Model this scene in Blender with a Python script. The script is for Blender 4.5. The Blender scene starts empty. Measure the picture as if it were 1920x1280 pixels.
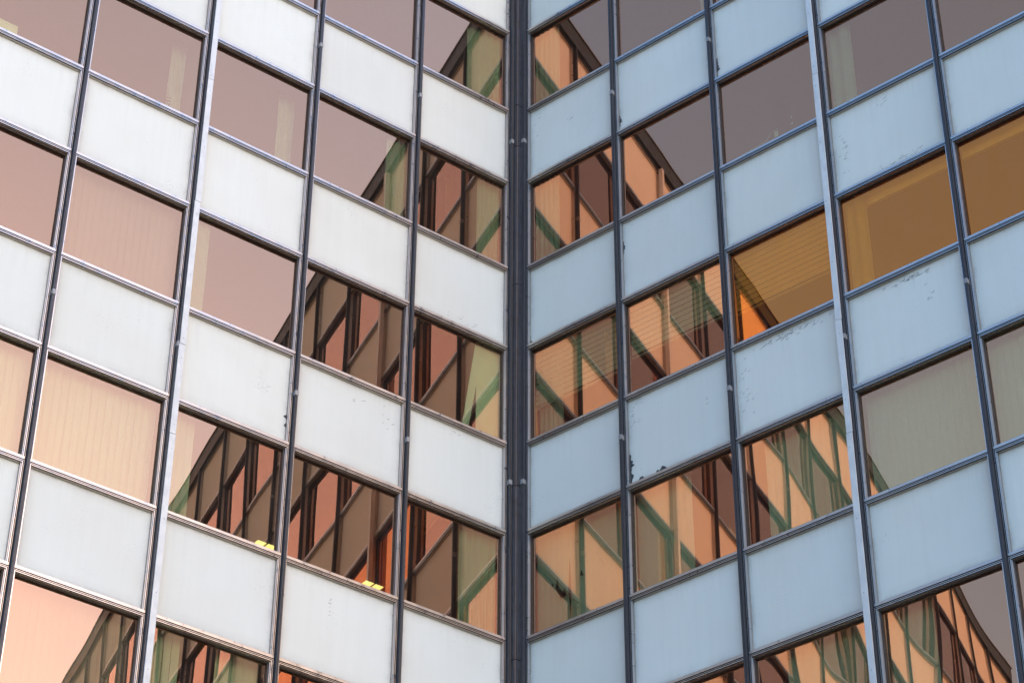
import bpy, bmesh, math, random
from mathutils import Vector, Matrix
from math import sin, cos, radians as R

S = bpy.context.scene
# ------------------------------------------------------------------ camera
GZ = 1.6                                   # eye height above the ground
CP, CR, CY = 0.6353, 0.0058, -0.0024       # pitch, roll, yaw
DIST = 31.1808
cam = bpy.data.objects.new('camera', bpy.data.cameras.new('camera'))
S.collection.objects.link(cam)
cam.data.sensor_width = 36
cam.data.lens = 4457.7486 / 1920 * 36
cam.data.clip_end = 5000
F = Vector((sin(CY)*cos(CP), cos(CY)*cos(CP), sin(CP)))
RT = Vector((cos(CY), -sin(CY), 0)); UP = RT.cross(F)
R2 = cos(CR)*RT + sin(CR)*UP; U2 = -sin(CR)*RT + cos(CR)*UP
M = Matrix((R2, U2, -F)).transposed().to_4x4(); M.translation = (0, -DIST, GZ)
cam.matrix_world = M
S.camera = cam
S.render.resolution_x, S.render.resolution_y = 1024, 682
# ------------------------------------------------------------------ sky, sun, exposure
SUN_EL, SUN_AZ = 20.0, 49.0                # azimuth measured from -y towards +x
sd = Vector((sin(R(SUN_AZ))*cos(R(SUN_EL)), -cos(R(SUN_AZ))*cos(R(SUN_EL)), sin(R(SUN_EL))))
w = bpy.data.worlds.new('World'); S.world = w; w.use_nodes = True
nt = w.node_tree; nt.nodes.clear()
wo = nt.nodes.new('ShaderNodeOutputWorld'); bg = nt.nodes.new('ShaderNodeBackground')
sky = nt.nodes.new('ShaderNodeTexSky'); sky.sky_type = 'NISHITA'; sky.sun_disc = False
sky.sun_elevation = R(SUN_EL); sky.sun_rotation = math.atan2(sd.x, sd.y)
sky.air_density = 1.0; sky.dust_density = 0.28; sky.ozone_density = 3.0
wb = nt.nodes.new('ShaderNodeMix'); wb.data_type = 'RGBA'; wb.blend_type = 'MULTIPLY'; wb.inputs[0].default_value = 1
wb.inputs[7].default_value = (1.0, 1.07, 1.17, 1)          # camera white balance
nt.links.new(sky.outputs[0], wb.inputs[6]); nt.links.new(wb.outputs[2], bg.inputs[0]); bg.inputs[1].default_value = 0.15
nt.links.new(bg.outputs[0], wo.inputs[0])
sl = bpy.data.lights.new('sun', 'SUN'); sl.energy = 0.46; sl.angle = R(14); sl.color = (1, .58, .26)
so = bpy.data.objects.new('sun', sl); S.collection.objects.link(so)
so.rotation_euler = sd.to_track_quat('Z', 'Y').to_euler()
S.view_settings.view_transform = 'Standard'; S.view_settings.look = 'None'
S.view_settings.exposure = 1.77; S.view_settings.gamma = 1
S.render.engine = 'CYCLES'
S.cycles.max_bounces = 12; S.cycles.glossy_bounces = 6; S.cycles.transparent_max_bounces = 16
S.cycles.caustics_reflective = True

# ------------------------------------------------------------------ facade measures
AL, AR = 0.9236, 0.8729                    # half angles of the inner corner
BW, H, WIN = 2.0065, 3.5, 1.8721           # bay, storey, window height
TOP = 29.7401 + GZ                         # head of the top window row
U0 = (0.105, 0.119)                        # grid origin along each wing
UC = (0.172, 0.198)                        # corner fin
NB = (15, 17)                              # bays per wing
FW = 0.05                                  # fin width
ROOF = 31.8 + GZ
BAYS, ROWS = 6, 6                          # built one by one in view
rnd = random.Random(7)

def head(r): return TOP - H*r
def sill(r): return TOP - H*r - WIN
AXU = (Vector((-sin(AL), -cos(AL), 0)), Vector((sin(AR), -cos(AR), 0)))
AXN = (Vector((cos(AL), -sin(AL), 0)), Vector((-cos(AR), -sin(AR), 0)))
SG = (1, -1)
def wm(s, u=0, n=0, z=0):                  # wing frame: x along the wall, y outward
    X = AXU[s]*SG[s]
    m = Matrix((X, AXN[s], Vector((0, 0, 1)))).transposed().to_4x4()
    m.translation = AXU[s]*u + AXN[s]*n + Vector((0, 0, z))
    return m
def fin_u(s, k): return UC[s] if k == 0 else U0[s] + BW*k
def bay(s, k):                             # clear span of a bay
    return fin_u(s, k) + FW/2, fin_u(s, k+1) - FW/2

# ------------------------------------------------------------------ helpers
def new_mesh(name, bm, mats):
    me = bpy.data.meshes.new(name); bm.to_mesh(me); bm.free()
    for m in mats: me.materials.append(m)
    return me
WORLD_M = {}
def add(name, me, m=None, parent=None, **props):
    o = bpy.data.objects.new(name, me); S.collection.objects.link(o)
    if parent: o.parent = parent
    if m is None: m = Matrix.Identity(4)
    WORLD_M[o.name] = m
    o.matrix_local = m if not parent else WORLD_M.get(parent.name, Matrix.Identity(4)).inverted() @ m
    for k, v in props.items(): o[k] = v
    return o
def box(bm, x0, x1, y0, y1, z0, z1, mi=0, m=None):
    vs = [bm.verts.new((x, y, z)) for x in (x0, x1) for y in (y0, y1) for z in (z0, z1)]
    fs = [(0,1,3,2), (4,6,7,5), (0,4,5,1), (2,3,7,6), (0,2,6,4), (1,5,7,3)]
    out = []
    for f in fs:
        fc = bm.faces.new([vs[i] for i in f]); fc.material_index = mi; out.append(fc)
    if m is not None:
        for v in vs: v.co = m @ v.co
    return vs
def wbox(bm, s, u0, u1, n0, n1, z0, z1, mi=0):
    a, b = sorted((SG[s]*u0, SG[s]*u1))
    box(bm, a, b, n0, n1, z0, z1, mi, wm(s))
def bevel_all(bm, w_, seg=2):
    bmesh.ops.bevel(bm, geom=list(bm.edges), offset=w_, segments=seg, affect='EDGES', profile=.6)

# ------------------------------------------------------------------ materials
def mat(name):
    m = bpy.data.materials.new(name); m.use_nodes = True; n = m.node_tree; n.nodes.clear()
    o = n.nodes.new('ShaderNodeOutputMaterial'); return m, n, o
def N(n, t, **kw):
    x = n.nodes.new(t)
    for k, v in kw.items():
        if k.startswith('i_'): x.inputs[k[2:].replace('_', ' ')].default_value = v
        else: setattr(x, k, v)
    return x
def ramp(n, src, stops):
    r = n.nodes.new('ShaderNodeValToRGB'); e = r.color_ramp.elements
    while len(e) < len(stops): e.new(.5)
    for i, (p, c) in enumerate(stops):
        e[i].position = p; e[i].color = (*c, 1) if len(c) == 3 else c
    n.links.new(src, r.inputs[0]); return r
def metal(name, col, col2, rough, metallic=1.0, streak=(30, 30, .8)):
    m, n, o = mat(name)
    b = N(n, 'ShaderNodeBsdfPrincipled', i_Metallic=metallic)
    tc = N(n, 'ShaderNodeNewGeometry'); mp = N(n, 'ShaderNodeMapping'); mp.inputs['Scale'].default_value = streak
    n.links.new(tc.outputs['Position'], mp.inputs[0])
    ns = N(n, 'ShaderNodeTexNoise', i_Scale=1.0, i_Detail=6.0, i_Roughness=.65); n.links.new(mp.outputs[0], ns.inputs['Vector'])
    cr = ramp(n, ns.outputs[0], [(.32, col2), (.62, col)]); n.links.new(cr.outputs[0], b.inputs['Base Color'])
    n2 = N(n, 'ShaderNodeTexNoise', i_Scale=9.0, i_Detail=5.0); n.links.new(tc.outputs['Position'], n2.inputs['Vector'])
    rr = N(n, 'ShaderNodeMapRange'); rr.inputs[1].default_value = .3; rr.inputs[2].default_value = .7
    rr.inputs[3].default_value = rough*.8; rr.inputs[4].default_value = rough*1.3
    n.links.new(n2.outputs[0], rr.inputs[0]); n.links.new(rr.outputs[0], b.inputs['Roughness'])
    n.links.new(b.outputs[0], o.inputs[0]); return m
M_ALU = metal('aluminium', (.50, .455, .41), (.44, .40, .36), .32, .9, (3, 3, .7))
M_GROOVE = metal('frame_groove', (.045, .038, .034), (.03, .025, .022), .5, .0)
M_SOFT = metal('frame_inner', (.20, .17, .15), (.16, .14, .12), .4, .6, (3, 3, .7))
M_FIN = metal('dark_fin', (.034, .033, .037), (.015, .015, .018), .45, .0, (60, 60, 1.5))
M_CLIP = metal('clip_metal', (.26, .255, .25), (.20, .195, .19), .5, .3)
M_STRIP = metal('strip_metal', (.57, .57, .55), (.48, .48, .47), .55, .1, (8, 8, 4))
M_INF = metal('corner_brown', (.085, .050, .034), (.050, .030, .022), .6, .0, (50, 50, 1))
M_GASK = metal('gasket', (.035, .022, .015), (.02, .014, .01), .5, .0)
M_COPE = metal('coping', (.018, .020, .018), (.012, .013, .012), .55, .0)

def glass(name, T, Tr, W=(1, 1, 1)):
    m, n, o = mat(name)
    g = N(n, 'ShaderNodeBsdfGlossy', i_Roughness=0.0)
    fr = N(n, 'ShaderNodeFresnel', i_IOR=1.45)
    mx = N(n, 'ShaderNodeMix', data_type='RGBA'); mx.inputs[6].default_value = (*T, 1); mx.inputs[7].default_value = (*W, 1)
    n.links.new(fr.outputs[0], mx.inputs[0]); n.links.new(mx.outputs[2], g.inputs['Color'])
    t = N(n, 'ShaderNodeBsdfTransparent'); t.inputs[0].default_value = (*Tr, 1)
    a = N(n, 'ShaderNodeAddShader'); n.links.new(g.outputs[0], a.inputs[0]); n.links.new(t.outputs[0], a.inputs[1])
    # thin veil of dust and run marks
    d = N(n, 'ShaderNodeBsdfDiffuse'); d.inputs[0].default_value = (.5, .48, .45, 1)
    tc = N(n, 'ShaderNodeNewGeometry'); mp = N(n, 'ShaderNodeMapping'); mp.inputs['Scale'].default_value = (3, 3, .7)
    n.links.new(tc.outputs['Position'], mp.inputs[0])
    ns = N(n, 'ShaderNodeTexNoise', i_Scale=2.0, i_Detail=8.0, i_Roughness=.7); n.links.new(mp.outputs[0], ns.inputs['Vector'])
    rr = N(n, 'ShaderNodeMapRange'); rr.inputs[1].default_value = .35; rr.inputs[2].default_value = .75
    rr.inputs[3].default_value = .004; rr.inputs[4].default_value = .03
    n.links.new(ns.outputs[0], rr.inputs[0])
    ms = N(n, 'ShaderNodeMixShader'); n.links.new(rr.outputs[0], ms.inputs[0])
    n.links.new(a.outputs[0], ms.inputs[1]); n.links.new(d.outputs[0], ms.inputs[2])
    n.links.new(ms.outputs[0], o.inputs[0]); return m
M_GLASS = glass("bronze_glass", (.580, .215, .080), (.33, .40, .30))
M_AMBER = glass("amber_glass", (.74, .160, .010), (.46, .32, .12), (1, .82, .58))
m, n, o = mat('glass_edge'); t = N(n, 'ShaderNodeBsdfTransparent'); n.links.new(t.outputs[0], o.inputs[0]); M_EDGE = m

def panel_mat():
    m, n, o = mat('white_panel')
    b = N(n, 'ShaderNodeBsdfPrincipled', i_Roughness=.7, i_IOR=1.4)
    b.inputs['Specular IOR Level'].default_value = .1
    uv = N(n, 'ShaderNodeUVMap', uv_map='UV')                  # metres from the two nearest edges
    sx = N(n, 'ShaderNodeSeparateXYZ'); n.links.new(uv.outputs[0], sx.inputs[0])
    geo = N(n, 'ShaderNodeNewGeometry')
    # distances to the four edges from uv (u in 0..W, v in 0..Hh); sizes constant
    W_, H_ = 1.85, 1.52
    def mth(op, a, b_=None):
        x = N(n, 'ShaderNodeMath', operation=op)
        for i, v in enumerate((a, b_)):
            if v is None: continue
            if isinstance(v, (int, float)): x.inputs[i].default_value = v
            else: n.links.new(v, x.inputs[i])
        return x.outputs[0]
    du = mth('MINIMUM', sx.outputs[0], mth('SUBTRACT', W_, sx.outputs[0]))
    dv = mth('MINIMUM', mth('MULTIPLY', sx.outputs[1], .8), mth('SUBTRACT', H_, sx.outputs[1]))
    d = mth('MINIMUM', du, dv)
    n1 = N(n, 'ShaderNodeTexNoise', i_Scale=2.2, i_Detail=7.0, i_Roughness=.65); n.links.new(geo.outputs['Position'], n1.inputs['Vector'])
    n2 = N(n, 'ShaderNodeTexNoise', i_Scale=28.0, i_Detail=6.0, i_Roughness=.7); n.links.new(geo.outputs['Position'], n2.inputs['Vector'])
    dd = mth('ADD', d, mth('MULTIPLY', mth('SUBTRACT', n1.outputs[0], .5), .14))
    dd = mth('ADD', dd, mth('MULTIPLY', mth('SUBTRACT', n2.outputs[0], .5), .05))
    grime_shade = ramp(n, dd, [(0, (1, 1, 1)), (.022, (.55, .55, .55)), (.07, (.16, .16, .16)), (.16, (0, 0, 0))])  # edge dirt, with the soft shade along the frames painted in
    # vertical rain runs
    mp = N(n, 'ShaderNodeMapping'); mp.inputs['Scale'].default_value = (9, 9, .5); n.links.new(geo.outputs['Position'], mp.inputs[0])
    n3 = N(n, 'ShaderNodeTexNoise', i_Scale=1.0, i_Detail=5.0, i_Roughness=.6); n.links.new(mp.outputs[0], n3.inputs['Vector'])
    base = ramp(n, n3.outputs[0], [(.3, (.612, .612, .556)), (.7, (.628, .630, .572))])
    mp4 = N(n, 'ShaderNodeTexNoise', i_Scale=.9, i_Detail=3.0); n.links.new(geo.outputs['Position'], mp4.inputs['Vector'])
    tone = ramp(n, mp4.outputs[0], [(.3, (.965, .95, .935)), (.7, (1, 1, 1))])
    mm = N(n, 'ShaderNodeMix', data_type='RGBA', blend_type='MULTIPLY'); mm.inputs[0].default_value = 1
    n.links.new(base.outputs[0], mm.inputs[6]); n.links.new(tone.outputs[0], mm.inputs[7])
    oi = N(n, 'ShaderNodeObjectInfo')
    tn = ramp(n, oi.outputs['Random'], [(0, (.955, .96, .965)), (.5, (.99, .985, .97)), (1, (1.02, 1.02, 1.02))])
    m0 = N(n, 'ShaderNodeMix', data_type='RGBA', blend_type='MULTIPLY'); m0.inputs[0].default_value = 1
    n.links.new(mm.outputs[2], m0.inputs[6]); n.links.new(tn.outputs[0], m0.inputs[7])
    mp7 = N(n, 'ShaderNodeMapping'); mp7.inputs['Scale'].default_value = (16, 16, .35); n.links.new(geo.outputs['Position'], mp7.inputs[0])
    n7 = N(n, 'ShaderNodeTexNoise', i_Scale=1.0, i_Detail=4.0, i_Roughness=.6); n.links.new(mp7.outputs[0], n7.inputs['Vector'])
    rl = mth('MULTIPLY', mth('SUBTRACT', n7.outputs[0], .42), 2.6)
    rf = ramp(n, mth('SUBTRACT', rl, mth('SUBTRACT', H_, sx.outputs[1])), [(0, (0, 0, 0)), (.45, (1, 1, 1))])
    m7 = N(n, 'ShaderNodeMix', data_type='RGBA'); n.links.new(mth('MULTIPLY', rf.outputs[0], .09), m7.inputs[0])
    n.links.new(m0.outputs[2], m7.inputs[6]); m7.inputs[7].default_value = (.40, .385, .35, 1); mm = m7
    mx = N(n, 'ShaderNodeMix', data_type='RGBA'); n.links.new(mth('MULTIPLY', grime_shade.outputs[0], .9), mx.inputs[0])
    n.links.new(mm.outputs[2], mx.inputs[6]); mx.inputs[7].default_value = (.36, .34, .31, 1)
    # sparse scuffs and specks
    mp5 = N(n, 'ShaderNodeMapping'); mp5.inputs['Scale'].default_value = (1, 1, 1.6); n.links.new(geo.outputs['Position'], mp5.inputs[0])
    n5 = N(n, 'ShaderNodeTexNoise', i_Scale=34.0, i_Detail=3.0, i_Roughness=.6); n.links.new(mp5.outputs[0], n5.inputs['Vector'])
    n6 = N(n, 'ShaderNodeTexNoise', i_Scale=1.7, i_Detail=2.0); n.links.new(geo.outputs['Position'], n6.inputs['Vector'])
    sc = ramp(n, mth('ADD', n5.outputs[0], mth('MULTIPLY', n6.outputs[0], .50)), [(1.0-.02, (0, 0, 0)), (1.0, (1, 1, 1))])
    sc.color_ramp.elements[0].position = .985; sc.color_ramp.elements[1].position = 1.0
    my = N(n, 'ShaderNodeMix', data_type='RGBA'); n.links.new(mth('MULTIPLY', sc.outputs[0], .5), my.inputs[0])
    n.links.new(mx.outputs[2], my.inputs[6]); my.inputs[7].default_value = (.28, .28, .28, 1)
    n.links.new(my.outputs[2], b.inputs['Base Color'])
    n.links.new(b.outputs[0], o.inputs[0]); return m
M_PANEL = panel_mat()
def simple(name, col, rough=.8, var=.12, scale=6.0, emit=None, st=(1, 1, 1)):
    m, n, o = mat(name)
    b = N(n, 'ShaderNodeBsdfPrincipled', i_Roughness=rough)
    g = N(n, 'ShaderNodeNewGeometry'); mp = N(n, 'ShaderNodeMapping'); mp.inputs['Scale'].default_value = st
    n.links.new(g.outputs['Position'], mp.inputs[0])
    ns = N(n, 'ShaderNodeTexNoise', i_Scale=scale, i_Detail=6.0); n.links.new(mp.outputs[0], ns.inputs['Vector'])
    cr = ramp(n, ns.outputs[0], [(.3, tuple(c*(1-var) for c in col)), (.7, col)])
    n.links.new(cr.outputs[0], b.inputs['Base Color'])
    if emit:
        b.inputs['Emission Color'].default_value = (*emit[0], 1); b.inputs['Emission Strength'].default_value = emit[1]
    n.links.new(b.outputs[0], o.inputs[0]); return m
M_BLIND2 = simple('thin_blind_cloth', (.46, .30, .30), .9, .10, 3, st=(20, 20, 1))
M_BLIND = simple('blind_cloth', (.70, .70, .60), .9, .10, 3, st=(20, 20, 1))
M_CURT = simple('curtain_cloth', (.86, .86, .72), .9, .06)
M_SLAT = simple('slat_metal', (.62, .58, .44), .5, .05)
M_CEIL = simple('ceiling_board', (.16, .14, .12), .9)
M_ROOM = simple('room_wall', (.14, .12, .10), .9)
M_ROOF = simple('roof_felt', (.08, .08, .08), .9)
M_WALL = simple('render_wall', (.30, .29, .28), .9)
M_PAVE = simple('paving', (.07, .066, .06), .85, .3, 1.5)
M_CHIP = simple('bare_board', (.045, .045, .05), .8, .4, 40)
M_SCUFF = simple('scuff', (.33, .34, .34), .8, .4, 40)
M_PAPER = simple('paper', (.85, .80, .55), .8)
M_STAIN = simple('scorched_cloth', (.05, .03, .02), .9)
M_LAMP = simple('lamp_glow', (.9, .8, .3), .6, .0, 6, ((1, .70, .26), 1.0))
M_LFRAME = simple('lamp_frame', (.5, .45, .3), .6)
M_LEAF = simple('leaf', (.10, .13, .05), .7, .4, 20)
M_MARK = simple('chalky_mark', (.62, .62, .52), .9)

# ------------------------------------------------------------------ setting
bm = bmesh.new(); g = 400
v = [bm.verts.new(p) for p in ((-g, -g, 0), (g, -g, 0), (g, g, 0), (-g, g, 0))]; bm.faces.new(v)
add('ground', new_mesh('ground', bm, [M_PAVE]), kind='structure')

# ------------------------------------------------------------------ building
bld = bpy.data.objects.new('office_building', None); S.collection.objects.link(bld)
bld['label'] = 'office block of white panels and bronze glass, two wings meeting in an inner corner'
bld['category'] = 'office building'

#   profile of a frame: (inset at sides and top, inset at bottom, n)
PROF_W = [(0, 0, -.10), (0, 0, .030), (.008, .040, .030), (.009, .041, .010), (.018, .043, .010), (.019, .044, .026),
          (.031, .047, .026), (.032, .048, .006), (.042, .050, .006), (.044, .052, -.022)]
SEG_W = (3, 0, 3, 3, 3, 0, 3, 4, 0)
SEG_S = (3, 0, 3, 3, 0, 0, 0, 0, 0)        # uprights: brighter slots than heads and sills, sky light on jambs painted in
PROF_G = [(.044, .052, -.022), (.056, .062, -.026), (.059, .065, -.080)]
MATS_F = (0, 0, 0, 0, 0)                   # slots: face, gasket, glass or panel, groove, inner
def frame_geo(bm, w_, h_, prof, mi, m=None):
    rings = []
    for (a, b, nn) in prof:
        x = w_/2 - a
        pts = [(-x, nn, b), (x, nn, b), (x, nn, h_ - a), (-x, nn, h_ - a)]
        rings.append([bm.verts.new(m @ Vector(p) if m else p) for p in pts])
    for q, (r0, r1) in enumerate(zip(rings, rings[1:])):
        for i in range(4):
            j = (i+1) % 4
            f = bm.faces.new((r0[i], r0[j], r1[j], r1[i]))
            f.material_index = mi if mi else {0: 0, 3: len(MATS_F)-2, 4: len(MATS_F)-1}[(SEG_S if i in (1, 3) else SEG_W)[q]]
def frame_mesh(w_, h_, panel=False):
    bm = bmesh.new()
    if panel:
        frame_geo(bm, w_, h_, [(a, b, nn if nn != -.022 else -.040) for a, b, nn in PROF_W], 0)
    else:
        frame_geo(bm, w_, h_, PROF_W, 0); frame_geo(bm, w_, h_, PROF_G, 1)
    bmesh.ops.recalc_face_normals(bm, faces=bm.faces)
    # outward check: front face must look to +y
    return new_mesh('frame', bm, [M_ALU, M_GASK, M_GLASS, M_GROOVE, M_SOFT])
GI, GB = .058, .064                        # glass edge inset
def pane_mesh(w_, h_, seed, tilt=(0, 0), amp=1.0):
    amp *= 1.35
    """insulating pane 12 mm thick, its front sheet gently warped as rolled glass is"""
    rd = random.Random(seed); bm = bmesh.new()
    x0, x1, z0, z1 = -w_/2+GI, w_/2-GI, GB, h_-GI
    nx, nz = 30, 26
    waves = [(rd.uniform(.6, 1.6), rd.uniform(-.5, .5), rd.uniform(0, 6.3), 1.0) for _ in range(2)] + \
            [(rd.uniform(2.2, 5.0), rd.uniform(-1.2, 1.2), rd.uniform(0, 6.3), .35) for _ in range(3)]
    def dy(x, z):
        e = 0
        for kx, kz, ph, a in waves: e += a*math.sin(kx*2.2*x + kz*2.2*z + ph)/(kx*2.2)
        return e*.00045*amp + tilt[0]*x + tilt[1]*(z - h_/2)
    g_ = [[bm.verts.new((x0+(x1-x0)*i/nx, -.062+dy(x0+(x1-x0)*i/nx, z0+(z1-z0)*j/nz), z0+(z1-z0)*j/nz)) for j in range(nz+1)] for i in range(nx+1)]
    for i in range(nx):
        for j in range(nz):
            f = bm.faces.new((g_[i][j], g_[i][j+1], g_[i+1][j+1], g_[i+1][j])); f.smooth = True
    c = [bm.verts.new(p) for p in ((x0, -.078, z0), (x1, -.078, z0), (x1, -.078, z1), (x0, -.078, z1))]
    f = bm.faces.new(c); f.material_index = 1
    return bm
def pane_flip(bm):
    for f in bm.faces:
        if f.material_index == 0 and f.normal.y < 0: f.normal_flip()
def panel_mesh(w_, h_):
    bm = bmesh.new(); uvl = bm.loops.layers.uv.new('UV')
    x0, x1, z0, z1 = -w_/2+.040, w_/2-.040, .048, h_-.040
    vs = box(bm, x0, x1, -.07, -.032, z0, z1)
    bm.normal_update()
    for f in bm.faces:
        for l in f.loops:
            l[uvl].uv = ((l.vert.co.x-x0)/(x1-x0)*1.85, (l.vert.co.z-z0)/(z1-z0)*1.52)
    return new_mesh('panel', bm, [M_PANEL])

# per-pane glass types and slight set of the pane in its frame (radians about the two axes)
AMB = {(1, 2, 2), (1, 2, 3), (1, 2, 4), (1, 2, 5)}
WARP = {(1, 4, 1): 4.5, (1, 4, 2): 5.5, (1, 4, 3): 4.5, (1, 3, 2): 2.5, (0, 4, 2): 1.6, (0, 4, 3): 1.6, (0, 3, 2): 1.5, (0, 2, 0): 1.8}
G = .009
HP = H - WIN
fm_cache = {}
def fmesh(w_, h_, panel):
    k = (round(w_, 4), round(h_, 4), panel)
    if k not in fm_cache: fm_cache[k] = frame_mesh(w_, h_, panel)
    return fm_cache[k]
pm_cache = {}
def pmesh(w_, h_):
    k = (round(w_, 4), round(h_, 4))
    if k not in pm_cache: pm_cache[k] = panel_mesh(w_, h_)
    return pm_cache[k]
TILT = {}
PANELS = {}; PANES = {}
for s in (0, 1):
    for r in range(ROWS):
        for k in range(BAYS):
            u0, u1 = bay(s, k); uc, ww = (u0+u1)/2, u1-u0-2*G
            zb = sill(r) + G; hh = WIN - 2*G
            wobj = add('window', fmesh(ww, hh, False), wm(s, uc, 0, zb), bld)
            tl = TILT.get((s, r, k), (rnd.gauss(0, .0009), rnd.gauss(0, .0009)))
            pb = pane_mesh(ww, hh, rnd.random(), tl, WARP.get((s, r, k), 1.0))
            pb.normal_update(); pane_flip(pb)
            PANES[(s, r, k)] = add('pane', new_mesh('pane', pb, [M_AMBER if (s, r, k) in AMB else M_GLASS, M_EDGE]), wm(s, uc, 0, zb), wobj)
            zb = head(r) + G; hh = HP - 2*G
            sobj = add('panel_frame', fmesh(ww, hh, True), wm(s, uc, 0, zb), bld)
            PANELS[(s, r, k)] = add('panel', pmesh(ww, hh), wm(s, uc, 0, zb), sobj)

# far bays and low storeys: one part each
def far(s, r, k): return not (r < ROWS and k < BAYS)
bf = bmesh.new(); bp = bmesh.new(); uvl = bp.loops.layers.uv.new('UV')
for s in (0, 1):
    for r in range(9):
        for k in range(NB[s]):
            if not far(s, r, k): continue
            u0, u1 = bay(s, k); uc, ww = (u0+u1)/2, u1-u0-2*G
            m = wm(s, uc, 0, sill(r)+G); hh = WIN-2*G
            frame_geo(bf, ww, hh, PROF_W, 0, m); frame_geo(bf, ww, hh, PROF_G, 1, m)
            t0, t1 = rnd.gauss(0, .0008), rnd.gauss(0, .0008)
            c = [bf.verts.new(m @ Vector((x, -.064+t0*x+t1*z, z))) for x, z in ((ww/2-GI, GB), (-ww/2+GI, GB), (-ww/2+GI, hh-GI), (ww/2-GI, hh-GI))]
            f = bf.faces.new(c); f.material_index = 2
            m = wm(s, uc, 0, head(r)+G); hh = HP-2*G
            frame_geo(bp, ww, hh, [(a, b, nn if nn != -.022 else -.040) for a, b, nn in PROF_W], 0, m)
            x0, x1, z0, z1 = -ww/2+.04, ww/2-.04, .048, hh-.04
            pts = ((x1, z0), (x0, z0), (x0, z1), (x1, z1))
            f = bp.faces.new([bp.verts.new(m @ Vector((x, -.032, z))) for x, z in pts]); f.material_index = 1
            for l, (x, z) in zip(f.loops, pts): l[uvl].uv = ((x-x0)/(x1-x0)*1.85, (z-z0)/(z1-z0)*1.52)
add('window', new_mesh('far_windows', bf, [M_ALU, M_GASK, M_GLASS, M_GROOVE, M_SOFT]), None, bld, kind='stuff')
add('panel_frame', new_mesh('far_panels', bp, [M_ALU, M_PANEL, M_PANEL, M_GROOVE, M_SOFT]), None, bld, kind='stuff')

# fins with splice covers
SPL = [27.15+GZ-7.0*i for i in range(4)]
for s in (0, 1):
    for k in range(NB[s]+1):
        u = fin_u(s, k)
        bm = bmesh.new()
        cuts = [ROOF-.43] + SPL + [0.0]
        for i, (a, b) in enumerate(zip(cuts, cuts[1:])):
            off = rnd.uniform(-.003, .003)
            box(bm, -FW/2, FW/2, -.12, .030, b, a)
            box(bm, -FW/2+.003+off, FW/2-.003+off, .0305, .088+rnd.uniform(-.003, .003), b+.006, a-.006)
            # drip groove on the nose of the fin
            box(bm, -.006+off, .006+off, .0885, .0935, b+.006, a-.006)
        fin = add('mullion', new_mesh('mullion', bm, [M_FIN]), wm(s, u), bld)
        if k <= BAYS:
            for z in SPL[:3]:
                bm = bmesh.new(); hgt = .085
                box(bm, -.029, .029, .031, .097, -hgt/2, hgt/2); bevel_all(bm, .004)
                add('splice_cover', new_mesh('splice_cover', bm, [M_CLIP]), wm(s, u, 0, z), fin)
# bright cover strips on the third fins
for s, cuts in ((0, [ROOF-.45, 25.27+GZ, 22.8+GZ, 20.15+GZ, 18.6+GZ, 12+GZ, 5+GZ, .1]), (1, [ROOF-.45, 25.2+GZ, 20.45+GZ, 18.5+GZ, 12+GZ, 5+GZ, .1])):
    bm = bmesh.new(); u = fin_u(s, 3)
    for i, (a, b) in enumerate(zip(cuts, cuts[1:])):
        o0, o1 = rnd.uniform(-.006, .006), rnd.uniform(-.006, .006)
        vs = box(bm, -.090, .004, .098, .116, b+.004, a-.004)
        for v_ in vs:
            v_.co.x = (v_.co.x + (o0 if v_.co.z > (a+b)/2 else o1))*SG[s]
        vs = box(bm, -.090, -.080, .034, .0975, b+.004, a-.004)
        for v_ in vs: v_.co.x = (v_.co.x + (o0 if v_.co.z > (a+b)/2 else o1))*SG[s]
        zz = a - .25
        while zz > b:
            vs = box(bm, -.052, -.044, .116, .119, zz, zz+.012, 1)
            for v_ in vs: v_.co.x *= SG[s]
            zz -= 1.15
    bmesh.ops.recalc_face_normals(bm, faces=bm.faces)
    add('cover_strip', new_mesh('cover_strip', bm, [M_STRIP, M_FIN]), wm(s, u), bld)
# brown infill in the corner
bm = bmesh.new()
cuts = [ROOF-.43, 28.0+GZ, 27.06+GZ, 24.05+GZ, 20.1+GZ, 17.05+GZ, 13+GZ, 9+GZ, 0]
def P(s, u, n): q = AXU[s]*u + AXN[s]*n; return (q.x, q.y)
for a, b in zip(cuts, cuts[1:]):
    pts = [P(0, .175, -.1), P(0, .175, .035), P(0, .13, .045), P(1, .155, .045), P(1, .20, .035), P(1, .20, -.1), (0, .5)]
    lo = [bm.verts.new((x, y, b+.005)) for x, y in pts]; hi = [bm.verts.new((x, y, a-.005)) for x, y in pts]
    bm.faces.new(lo[::-1]); bm.faces.new(hi)
    for i in range(len(pts)): j = (i+1) % len(pts); bm.faces.new((lo[i], lo[j], hi[j], hi[i]))
    for xc, hw, y0 in ((-.028, .006, -.165), (.030, .006, -.165), (.001, .014, -.158)):
        box(bm, xc-hw, xc+hw, y0, -.05, b+.006, a-.006, 0 if hw > .01 else 1)
bmesh.ops.recalc_face_normals(bm, faces=bm.faces)
add('corner_post', new_mesh('corner_post', bm, [M_INF, M_GASK]), None, bld)

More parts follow.
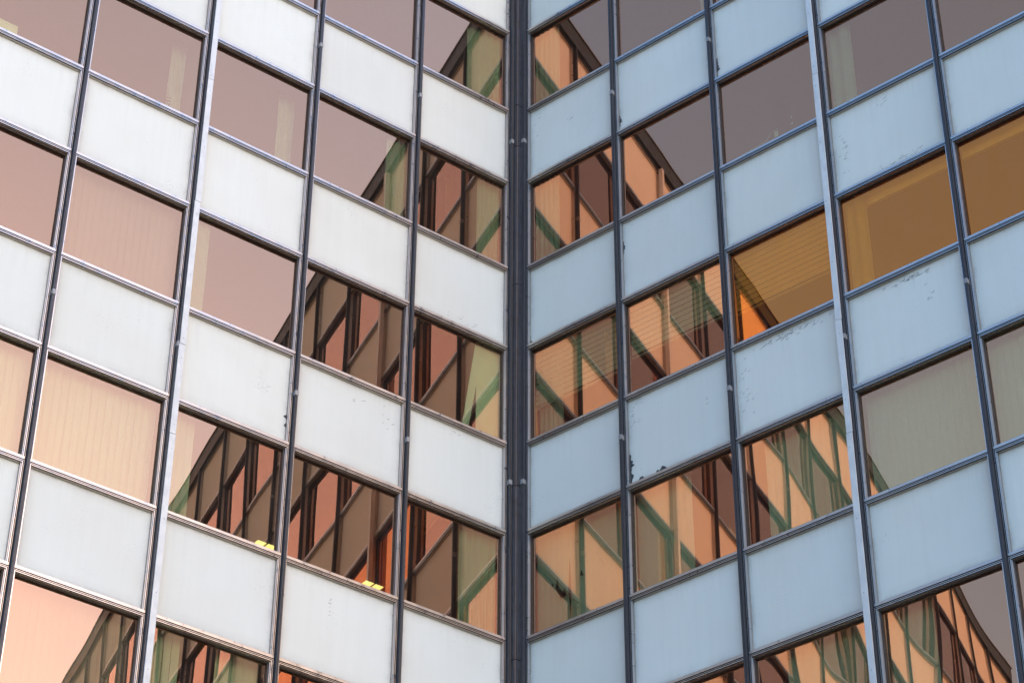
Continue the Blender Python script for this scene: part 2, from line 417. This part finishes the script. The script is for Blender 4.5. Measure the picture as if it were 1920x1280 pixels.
def wedge(s, L, n0, n1):                   # plan of a slab that runs into the corner up to the dividing wall
    sa, ca = (sin(AL), cos(AL)) if s == 0 else (sin(AR), cos(AR))
    return [(( ca*n1 + .055)/sa, n1), (L, n1), (L, n0), ((ca*n0 + .055)/sa, n0)]
def prism(bm, s, pts, z0, z1):
    q = [AXU[s]*u + AXN[s]*n_ for u, n_ in pts]
    lo = [bm.verts.new((p.x, p.y, z0)) for p in q]; hi = [bm.verts.new((p.x, p.y, z1)) for p in q]
    bm.faces.new(lo); bm.faces.new(hi[::-1])
    for i in range(len(q)): j = (i+1) % len(q); bm.faces.new((lo[j], lo[i], hi[i], hi[j]))
    bmesh.ops.recalc_face_normals(bm, faces=bm.faces)
bm = bmesh.new(); box(bm, -.05, .05, .16, 7.6, 0, ROOF-.62)
add('inner_wall', new_mesh('inner_wall', bm, [M_ROOM]), None, bld)
# parapet coping, roof, slabs, inner and outer walls
for s in (0, 1):
    L = fin_u(s, NB[s]) + FW/2
    bm = bmesh.new()
    wbox(bm, s, .14, L+.03, -.30, .088, ROOF-.43, ROOF-.035)
    add('parapet', new_mesh('parapet', bm, [M_COPE]), None, bld)
    bm = bmesh.new()
    wbox(bm, s, .12, L+.05, -.33, .115, ROOF-.034, ROOF)
    add('coping', new_mesh('coping', bm, [M_ALU]), None, bld)
    bm = bmesh.new(); prism(bm, s, wedge(s, L, -12, -.10), ROOF-.6, ROOF-.45)
    add('roof', new_mesh('roof', bm, [M_ROOF]), None, bld)
    bm = bmesh.new()
    wbox(bm, s, L-.2, L-.001, -12, -.13, 0, ROOF-.46)
    prism(bm, s, wedge(s, L-.21, -12, -11.8), 0, ROOF-.61)
    wbox(bm, s, .2, L-.01, -.3, -.125, 0, sill(8)-.002)
    add('outer_wall', new_mesh('outer_wall', bm, [M_WALL]), None, bld)
    bm = bmesh.new()
    prism(bm, s, wedge(s, L-.22, -6.2, -6.0), 0, ROOF-.62)
    for k in (3, 6, 9, 12):
        wbox(bm, s, fin_u(s, k)-.06, fin_u(s, k)+.06, -5.99, -.13, 0, ROOF-.62)
    add('inner_wall', new_mesh('inner_wall', bm, [M_ROOM]), None, bld)
    for r in range(9):
        bm = bmesh.new(); prism(bm, s, wedge(s, L-.23, -5.985, -.122), head(r)+.05, head(r)+.62)
        add('ceiling', new_mesh('ceiling', bm, [M_CEIL]), None, bld)
    # backing behind the panels and the low storey base
    bm = bmesh.new()
    for k in range(NB[s]):
        u0, u1 = bay(s, k)
        for r in range(9):
            wbox(bm, s, u0-.01, u1+.01, -.115, -.101, head(r)-.01, head(r)+HP+.01)
        wbox(bm, s, u0, u1, -.1, .02, .3, sill(8)-.01)
    add('backing_board', new_mesh('backing_board', bm, [M_ROOM]), None, bld)

# ------------------------------------------------------------------ wear on the panels (chips, scuffs)
def panel_at(s, r, k):                      # panel above window row r
    u0, u1 = bay(s, k); return u0+.043, u1-.043, head(r)+.05, head(r)+HP-.043
def flake(s, r, k, pts, m):
    """thin irregular flakes and scuffs in a panel's own mesh; pts as fractions across and up, in picture order"""
    u0, u1, z0, z1 = panel_at(s, r, k); o = PANELS[(s, r, k)]
    me = o.data.copy(); me.materials.append(m); mi = len(me.materials)-1; o.data = me
    inv = WORLD_M[o.name].inverted(); bm = bmesh.new(); bm.from_mesh(me)
    for poly in pts:
        P3 = []
        for fx, fz in poly:
            u = u0+(u1-u0)*fx if s else u1-(u1-u0)*fx
            P3.append(AXU[s]*u + Vector((0, 0, z0+(z1-z0)*fz)))
        b = [bm.verts.new(inv @ (p + AXN[s]*-.0290)) for p in P3]
        f = bm.faces.new(b); f.material_index = mi; f.normal_update()
        if f.normal.y < 0: f.normal_flip()
        r_ = bmesh.ops.extrude_face_region(bm, geom=[f]); 
        for v_ in r_['geom']:
            if isinstance(v_, bmesh.types.BMVert): v_.co.y += .0
        for v_ in b: v_.co.y -= .0025
    bm.to_mesh(me); bm.free()
def ragged(x0, x1, base, hs, seed, vert=False):
    rd = random.Random(seed); n_ = 16; top = []
    for i in range(n_+1):
        t = i/n_; h_ = hs[min(int(t*len(hs)), len(hs)-1)]*(.55+.7*rd.random())
        top.append((x0+(x1-x0)*t, base+h_))
    poly = [(x0, base)] + top + [(x1, base)]
    return [(b, a) for a, b in poly] if vert else poly
flake(1, 3, 1, [ragged(.03, .42, .0, [.015, .06, .035, .03, .045, .07, .03], 3), ragged(.0, .37, .0, [.02, .035, .02, .045, .02], 5, True)], M_CHIP)
flake(1, 1, 1, [ragged(.08, .24, .0, [.012, .03, .018], 8, True)], M_CHIP)
flake(1, 2, 0, [ragged(.0, .13, .0, [.02, .008], 9, True)], M_CHIP)
flake(1, 2, 1, [ragged(.6, .76, .0, [.012, .03, .016], 19, True)], M_CHIP)
flake(1, 1, 2, [ragged(.03, .3, .0, [.01, .03, .016], 29, True)], M_CHIP)
flake(0, 3, 2, [[(.965, .30), (1, .33), (1, .27)], [(.975, .2), (1, .24), (1, .17)]], M_CHIP)
def scuffs(s, r, k, spots, seed):
    rd = random.Random(seed); polys = []
    for cx, cz, sx, sz, cnt in spots:
        for _ in range(cnt):
            x, z = cx+rd.gauss(0, sx), cz+rd.gauss(0, sz)
            if not (.02 < x < .98 and .02 < z < .98): continue
            a = rd.uniform(.0, .7); l = rd.uniform(.004, .020); t = rd.uniform(.0010, .0030)
            ca, sa = cos(a), sin(a)
            polys.append([(x+ca*l*p-sa*t*q, z+(sa*l*p+ca*t*q)*1.2) for p, q in ((-1, -.4), (0, -1), (1, .2), (.2, 1), (-.7, .8))])
    flake(s, r, k, polys, M_SCUFF)
scuffs(1, 3, 2, [(.52, .93, .14, .02, 70), (.08, .5, .03, .2, 18)], 11)
scuffs(1, 3, 3, [(.55, .93, .09, .018, 55), (.7, .72, .03, .1, 6)], 12)
scuffs(1, 2, 3, [(.62, .07, .12, .02, 22), (.1, .5, .02, .15, 16), (.5, .9, .04, .03, 5)], 13)
scuffs(0, 2, 0, [(.55, .1, .12, .03, 10)], 14)
scuffs(0, 3, 1, [(.82, .7, .05, .1, 6), (.6, .85, .1, .03, 4)], 15)
scuffs(0, 3, 0, [(.5, .93, .04, .02, 7)], 16)
scuffs(1, 1, 0, [(.5, .6, .02, .02, 5), (.08, .8, .02, .1, 6)], 17)
scuffs(1, 3, 1, [(.08, .85, .05, .1, 16), (.8, .6, .02, .02, 3)], 18)
scuffs(0, 4, 1, [(.42, .72, .004, .05, 6)], 21)

# ------------------------------------------------------------------ blinds and curtains inside
def win_span(s, r, k, f0, f1):              # picture fractions -> u range
    u0, u1 = bay(s, k)
    if s: return u0+(u1-u0)*f0, u0+(u1-u0)*f1
    return u1-(u1-u0)*f1, u1-(u1-u0)*f0
def vblind(s, r, k, f0, f1, label, n0=-.27, group='vertical blinds behind the windows', ang=7, top=.03, bot=.25, wd=.127, mat_=None):
    u0, u1 = win_span(s, r, k, f0, f1); bm = bmesh.new(); cnt = max(1, round((u1-u0)/.115)); rd = random.Random(r*31+k*7+s)
    st = (u1-u0)/cnt; Hh = WIN+bot+top
    for i in range(cnt):
        x = -(u1-u0)/2 + st*(i+.5); a = R(ang+rd.uniform(-4, 4)); dz = rd.uniform(-.01, .01)
        m = Matrix.Translation((x, 0, 0)) @ Matrix.Rotation(a, 4, 'Z')
        # slightly bowed slat
        q = [(-wd/2, 0), (-wd/6, .006), (wd/6, .006), (wd/2, 0)]
        for (xa, ya), (xb, yb) in zip(q, q[1:]):
            vs = [bm.verts.new(m @ Vector(p)) for p in ((xa, ya, dz), (xb, yb, dz), (xb, yb, Hh), (xa, ya, Hh))]
            bm.faces.new(vs)
    bmesh.ops.recalc_face_normals(bm, faces=bm.faces)
    bmesh.ops.solidify(bm, geom=list(bm.faces), thickness=.0015)
    o = add('vertical_blind', new_mesh('vertical_blind', bm, [mat_ or M_BLIND, M_STAIN]), wm(s, (u0+u1)/2, n0, sill(r)-bot), None,
            label=label, category='blind', group=group)
    bm = bmesh.new(); box(bm, -(u1-u0)/2-.02, (u1-u0)/2+.02, -.02, .02, 0, .03); bevel_all(bm, .003)
    add('headrail', new_mesh('headrail', bm, [M_LFRAME]), wm(s, (u0+u1)/2, n0, sill(r)+WIN+top-.012), o)
    return o
def curtain(s, r, k, f0, f1, label, n0=-.2, folds=5, poly=None, mat_=None):
    u0, u1 = win_span(s, r, k, f0, f1); bm = bmesh.new(); nn = folds*8; W_ = u1-u0; rd = random.Random(r*5+k+s*3)
    z0, z1 = -.25, WIN+.03
    cols = []
    ph = rd.uniform(0, 6)
    for i in range(nn+1):
        t = i/nn; x = -W_/2+W_*t; y = .022*sin(t*folds*6.283+ph)+.01*sin(t*3+1)
        cols.append([bm.verts.new((x, y*(.7+.5*j/6), z0+(z1-z0)*j/6)) for j in range(7)])
    for a, b in zip(cols, cols[1:]):
        for j in range(6):
            f = bm.faces.new((a[j], b[j], b[j+1], a[j+1])); f.smooth = True
    bmesh.ops.solidify(bm, geom=list(bm.faces), thickness=.002)
    return add('curtain', new_mesh('curtain', bm, [mat_ or M_CURT]), wm(s, (u0+u1)/2, n0, sill(r)), None,
               label=label, category='curtain', group='curtains behind the windows')
def hblind(s, r, k, drop, label):
    u0, u1 = bay(s, k); u0 += .05; u1 -= .05; bm = bmesh.new(); n_ = int(WIN*drop/.105)
    for i in range(n_):
        z = WIN+.02 - .105*i
        m = Matrix.Translation((0, 0, z)) @ Matrix.Rotation(R(82), 4, 'X')
        vs = box(bm, -(u1-u0)/2, (u1-u0)/2, -.041, .041, -.001, .001, 0, m)
    box(bm, -(u1-u0)/2, (u1-u0)/2, -.02, .02, WIN+.02-.105*n_-.02, WIN+.02-.105*n_)
    return add('slatted_blind', new_mesh('slatted_blind', bm, [M_SLAT]), wm(s, (u0+u1)/2, -.17, sill(r)), None,
               label=label, category='blind', group='half lowered slatted blinds')

# left wing, top window row first
curtain(0, 0, 0, .60, .985, 'olive curtain in the top window left of the corner post')
curtain(0, 1, 0, .74, .985, 'narrow pale green curtain at the corner post, second window row, left wing')
curtain(0, 1, 1, .79, .985, 'green curtain strip with sharp folds, one window left of the corner bay, second row', folds=3)
curtain(0, 1, 2, .80, .95, 'faint cream curtain strip at the right edge of a plain mauve window', folds=2, n0=-.45)
curtain(0, 1, 3, .80, .93, 'pale curtain strip beside the small indoor plant', folds=2, n0=-.45)
vblind(0, 2, 3, .06, .985, 'vertical blind with thin lines behind pink glass, just left of the bright cover strip', ang=10, mat_=M_BLIND2)
curtain(0, 2, 2, .0, .21, 'flat pale yellow curtain just right of the bright cover strip, left wing', folds=1, n0=-.16)
curtain(0, 3, 0, .62, .985, 'pale green curtain beside the corner post, fourth window row, left wing')
vblind(0, 3, 2, .0, .28, 'cream blind drawn to the left side of the window with the roofline reflection')
vblind(0, 3, 3, .0, 1., 'fully closed cream vertical blind in the fourth row, left of the bright cover strip')
vblind(0, 3, 4, .0, 1., 'fully closed cream vertical blind at the left edge of the picture, fourth row')
vblind(0, 4, 3, .0, 1., 'closed pinkish vertical blind in the lowest window at bottom left', mat_=M_BLIND2)
vblind(0, 4, 2, .02, .34, 'green tinged blind strips at the bottom edge, right of the bright cover strip, left group')
vblind(0, 4, 2, .62, .97, 'green tinged blind strips at the bottom edge, nearer the corner, right group')
# right wing
curtain(1, 0, 0, .02, .32, 'olive curtain in the top window right of the corner post')
curtain(1, 0, 1, .80, .95, 'faint narrow curtain at the top edge of the picture, right wing', folds=2, n0=-.4)
curtain(1, 1, 0, .02, .30, 'olive curtain against the corner post, second window row, right wing')
curtain(1, 1, 3, .02, .24, 'grey green curtain just right of the bright cover strip, right wing', folds=2)
curtain(1, 2, 0, .02, .28, 'olive curtain below the slatted blind next to the corner post', n0=-.30)
hblind(1, 2, 0, .62, 'half lowered slatted blind in the corner window of the right wing')
hblind(1, 2, 1, .60, 'half lowered slatted blind in the second window right of the corner post')
hblind(1, 2, 2, .66, 'half lowered slatted blind behind orange glass left of the bright cover strip')
curtain(1, 2, 3, .03, .22, 'mustard curtain in the orange glass window right of the bright cover strip', folds=2)
vb = vblind(1, 3, 0, .0, 1., 'vertical blind with a dark tear, right of the corner post, fourth row')
vblind(1, 3, 1, .0, .50, 'vertical blind covering only the left half of its window, fourth row, right wing')
vblind(1, 3, 2, .16, 1., 'vertical blind with green reflected bars, left of the bright cover strip, right wing')
vblind(1, 3, 3, .0, 1., 'closed grey beige vertical blind right of the bright cover strip', ang=8)
vblind(1, 3, 4, .0, 1., 'closed grey beige vertical blind at the right edge of the picture', ang=8)
vblind(1, 4, 2, .22, 1., 'vertical blind in the lowest row left of the bright cover strip, right wing')
vblind(1, 4, 3, .0, .36, 'vertical blind in the lowest row drawn to the left, right of the bright cover strip')

# leaning curtain: twisted cloth with a slit (left wing, third row)
def loose_curtain():
    s, r, k = 0, 2, 0; bm = bmesh.new(); u0, u1 = bay(s, k)
    def V(fx, z, y=0): return bm.verts.new((u1-(u1-u0)*fx-(u0+u1)/2, y, z))
    for poly in ([(.985, WIN+.02), (.985, -.25), (.735, -.25), (.735, 1.07), (.72, WIN+.02)],
                 [(.72, WIN+.02), (.735, 1.08), (.625, -.25), (.56, -.25)]):
        vs = [V(fx, z, .012 if len(poly) == 4 else 0) for fx, z in poly]; bm.faces.new(vs)
    bmesh.ops.recalc_face_normals(bm, faces=bm.faces); bmesh.ops.solidify(bm, geom=list(bm.faces), thickness=.003)
    add('curtain', new_mesh('curtain', bm, [M_CURT]), wm(s, (u0+u1)/2, -.14, sill(r)), None,
        label='light green curtain hanging askew with a dark slit, left of the corner post', category='curtain', group='curtains behind the windows')
loose_curtain()
# pelmet boxes in the orange lit windows
for k, lb in ((3, 'pale raised blind box along the head of the orange window beside the bright cover strip'), (4, 'pale raised blind box along the head of the orange window at the right edge')):
    u0, u1 = bay(1, k); bm = bmesh.new(); box(bm, -(u1-u0)/2+.03, (u1-u0)/2-.03, -.03, .03, 0, .20); bevel_all(bm, .006)
    add('blind_box', new_mesh('blind_box', bm, [M_CURT]), wm(1, (u0+u1)/2, -.27, sill(2)+WIN-.20), None, label=lb, category='blind box', group='raised blind boxes')
# dark tear in the blind of the corner window
bm = bmesh.new(); bm.from_mesh(vb.data); u0, u1 = bay(1, 0)
for pts in ([(.335, .72), (.352, 1.32), (.365, .72), (.358, .16), (.345, .5)], [(.20, .86), (.225, 1.02), (.24, .84), (.275, .74), (.30, .80), (.315, .66), (.26, .64)], [(.16, .98), (.19, .93), (.17, .90)], [(.45, .90), (.47, 1.0), (.49, .88)]):
    vs = [bm.verts.new((-((u0+(u1-u0)*a)-(u0+u1)/2), .055, z+.25)) for a, z in pts]
    f = bm.faces.new(vs); f.material_index = 1
    bmesh.ops.solidify(bm, geom=[f], thickness=.002)
bm.to_mesh(vb.data); bm.free()
# sheet of paper and plant
bm = bmesh.new(); box(bm, -.17, .17, -.001, .001, 0, .36)
u0, u1 = win_span(0, 1, 4, .2, .52)
add('paper_sheet', new_mesh('paper_sheet', bm, [M_PAPER]), wm(0, (u0+u1)/2, -.10, sill(1)-.02), None, label='pale yellow sheet of paper at the bottom of the window at top left', category='paper')
def plant():
    rd = random.Random(4); bm = bmesh.new()
    for i in range(7):
        x, y = 0, 0; a = rd.uniform(-.5, .5)
        for j in range(9):
            x += .012*a + rd.uniform(-.012, .012); z = .06*j
            for q in range(3):
                t = rd.uniform(0, 6.28); d = Vector((cos(t), sin(t)*.6, rd.uniform(-.2, .6)))*rd.uniform(.02, .05)
                p = Vector((x, y, z)); sd_ = Vector((-sin(t), cos(t), .2))*.01
                bm.faces.new([bm.verts.new(p), bm.verts.new(p+d*.5+sd_), bm.verts.new(p+d), bm.verts.new(p+d*.5-sd_)])
    bm2 = bmesh.new(); bmesh.ops.create_cone(bm2, cap_ends=True, segments=16, radius1=.07, radius2=.09, depth=.14)
    u0, u1 = win_span(0, 1, 3, .70, .82); m = wm(0, (u0+u1)/2, -.24, sill(1))
    rt = bpy.data.objects.new('potted_plant', None); S.collection.objects.link(rt); rt.matrix_world = m
    rt['label'] = 'small leafy plant on the inner sill beside a pale curtain, top left'; rt['category'] = 'plant'
    WORLD_M[rt.name] = m
    add('foliage', new_mesh('foliage', bm, [M_LEAF]), m, rt)
    add('pot', new_mesh('pot', bm2, [M_STAIN]), m @ Matrix.Translation((0, 0, -.08)), rt)
plant()
# ------------------------------------------------------------------ ceiling lamps seen through two windows
def lamp(px, py, label):
    d = F*4457.7486 + R2*(px-960) - U2*(py-640); C = Vector((0, -DIST, GZ))
    z = head(3)+.05; t = (z-C.z)/d.z; Q = C+d*t; hs = .175
    u, n_ = Q.dot(AXU[0]), Q.dot(AXN[0])
    rt = bpy.data.objects.new('ceiling_lamp', None); S.collection.objects.link(rt)
    rt.matrix_world = wm(0, u, n_, z-.03); rt['label'] = label; rt['category'] = 'lamp'; rt['group'] = 'lit ceiling lamps'
    WORLD_M[rt.name] = rt.matrix_basis.copy()
    bm = bmesh.new()
    for a in (-hs-.02, -.01, hs): box(bm, a, a+.02, -hs-.02, hs+.02, 0, .028)
    for b in (-hs-.02, hs): box(bm, -hs, hs, b, b+.02, 0, .027)
    add('frame', new_mesh('lamp_frame', bm, [M_LFRAME]), rt.matrix_world, rt)
    for a in (-hs, .01):
        bm = bmesh.new(); box(bm, a, a+hs-.01, -hs, hs, .013, .024)
        add('diffuser', new_mesh('diffuser', bm, [M_LAMP]), rt.matrix_world, rt)
lamp(491, 1024, 'lit yellow ceiling lamp in the window nearer the bright cover strip')
lamp(692, 1099, 'lit yellow ceiling lamp low in the second window from the corner post')
# faint chalky marks on one pane of the right wing
u0, u1 = bay(1, 2); po = PANES[(1, 1, 2)]; po.data.materials.append(M_MARK); bm = bmesh.new(); bm.from_mesh(po.data)
def stroke(a, b, wd):
    A = Vector((-((u0+(u1-u0)*a[0])-(u0+u1)/2), 0, a[1])); B = Vector((-((u0+(u1-u0)*b[0])-(u0+u1)/2), 0, b[1]))
    d = (B-A).normalized(); p = Vector((-d.z, 0, d.x))*wd/2
    vs = [bm.verts.new(q+Vector((0, y, 0))) for y in (-.087, -.0855) for q in (A-p, A+p, B+p, B-p)]
    for f in ((0,1,2,3), (7,6,5,4), (0,4,5,1), (1,5,6,2), (2,6,7,3), (3,7,4,0)): bm.faces.new([vs[i] for i in f]).material_index = 2
for a, b, wd in (((.20, .16), (.44, .20), .012), ((.44, .20), (.48, .32), .012), ((.48, .32), (.55, .33), .012), ((.53, .18), (.53, .30), .07), ((.19, .08), (.19, .17), .045), ((.68, .40), (.68, .44), .03), ((.68, .27), (.685, .31), .035)):
    stroke(a, b, wd)
bm.to_mesh(po.data); bm.free()
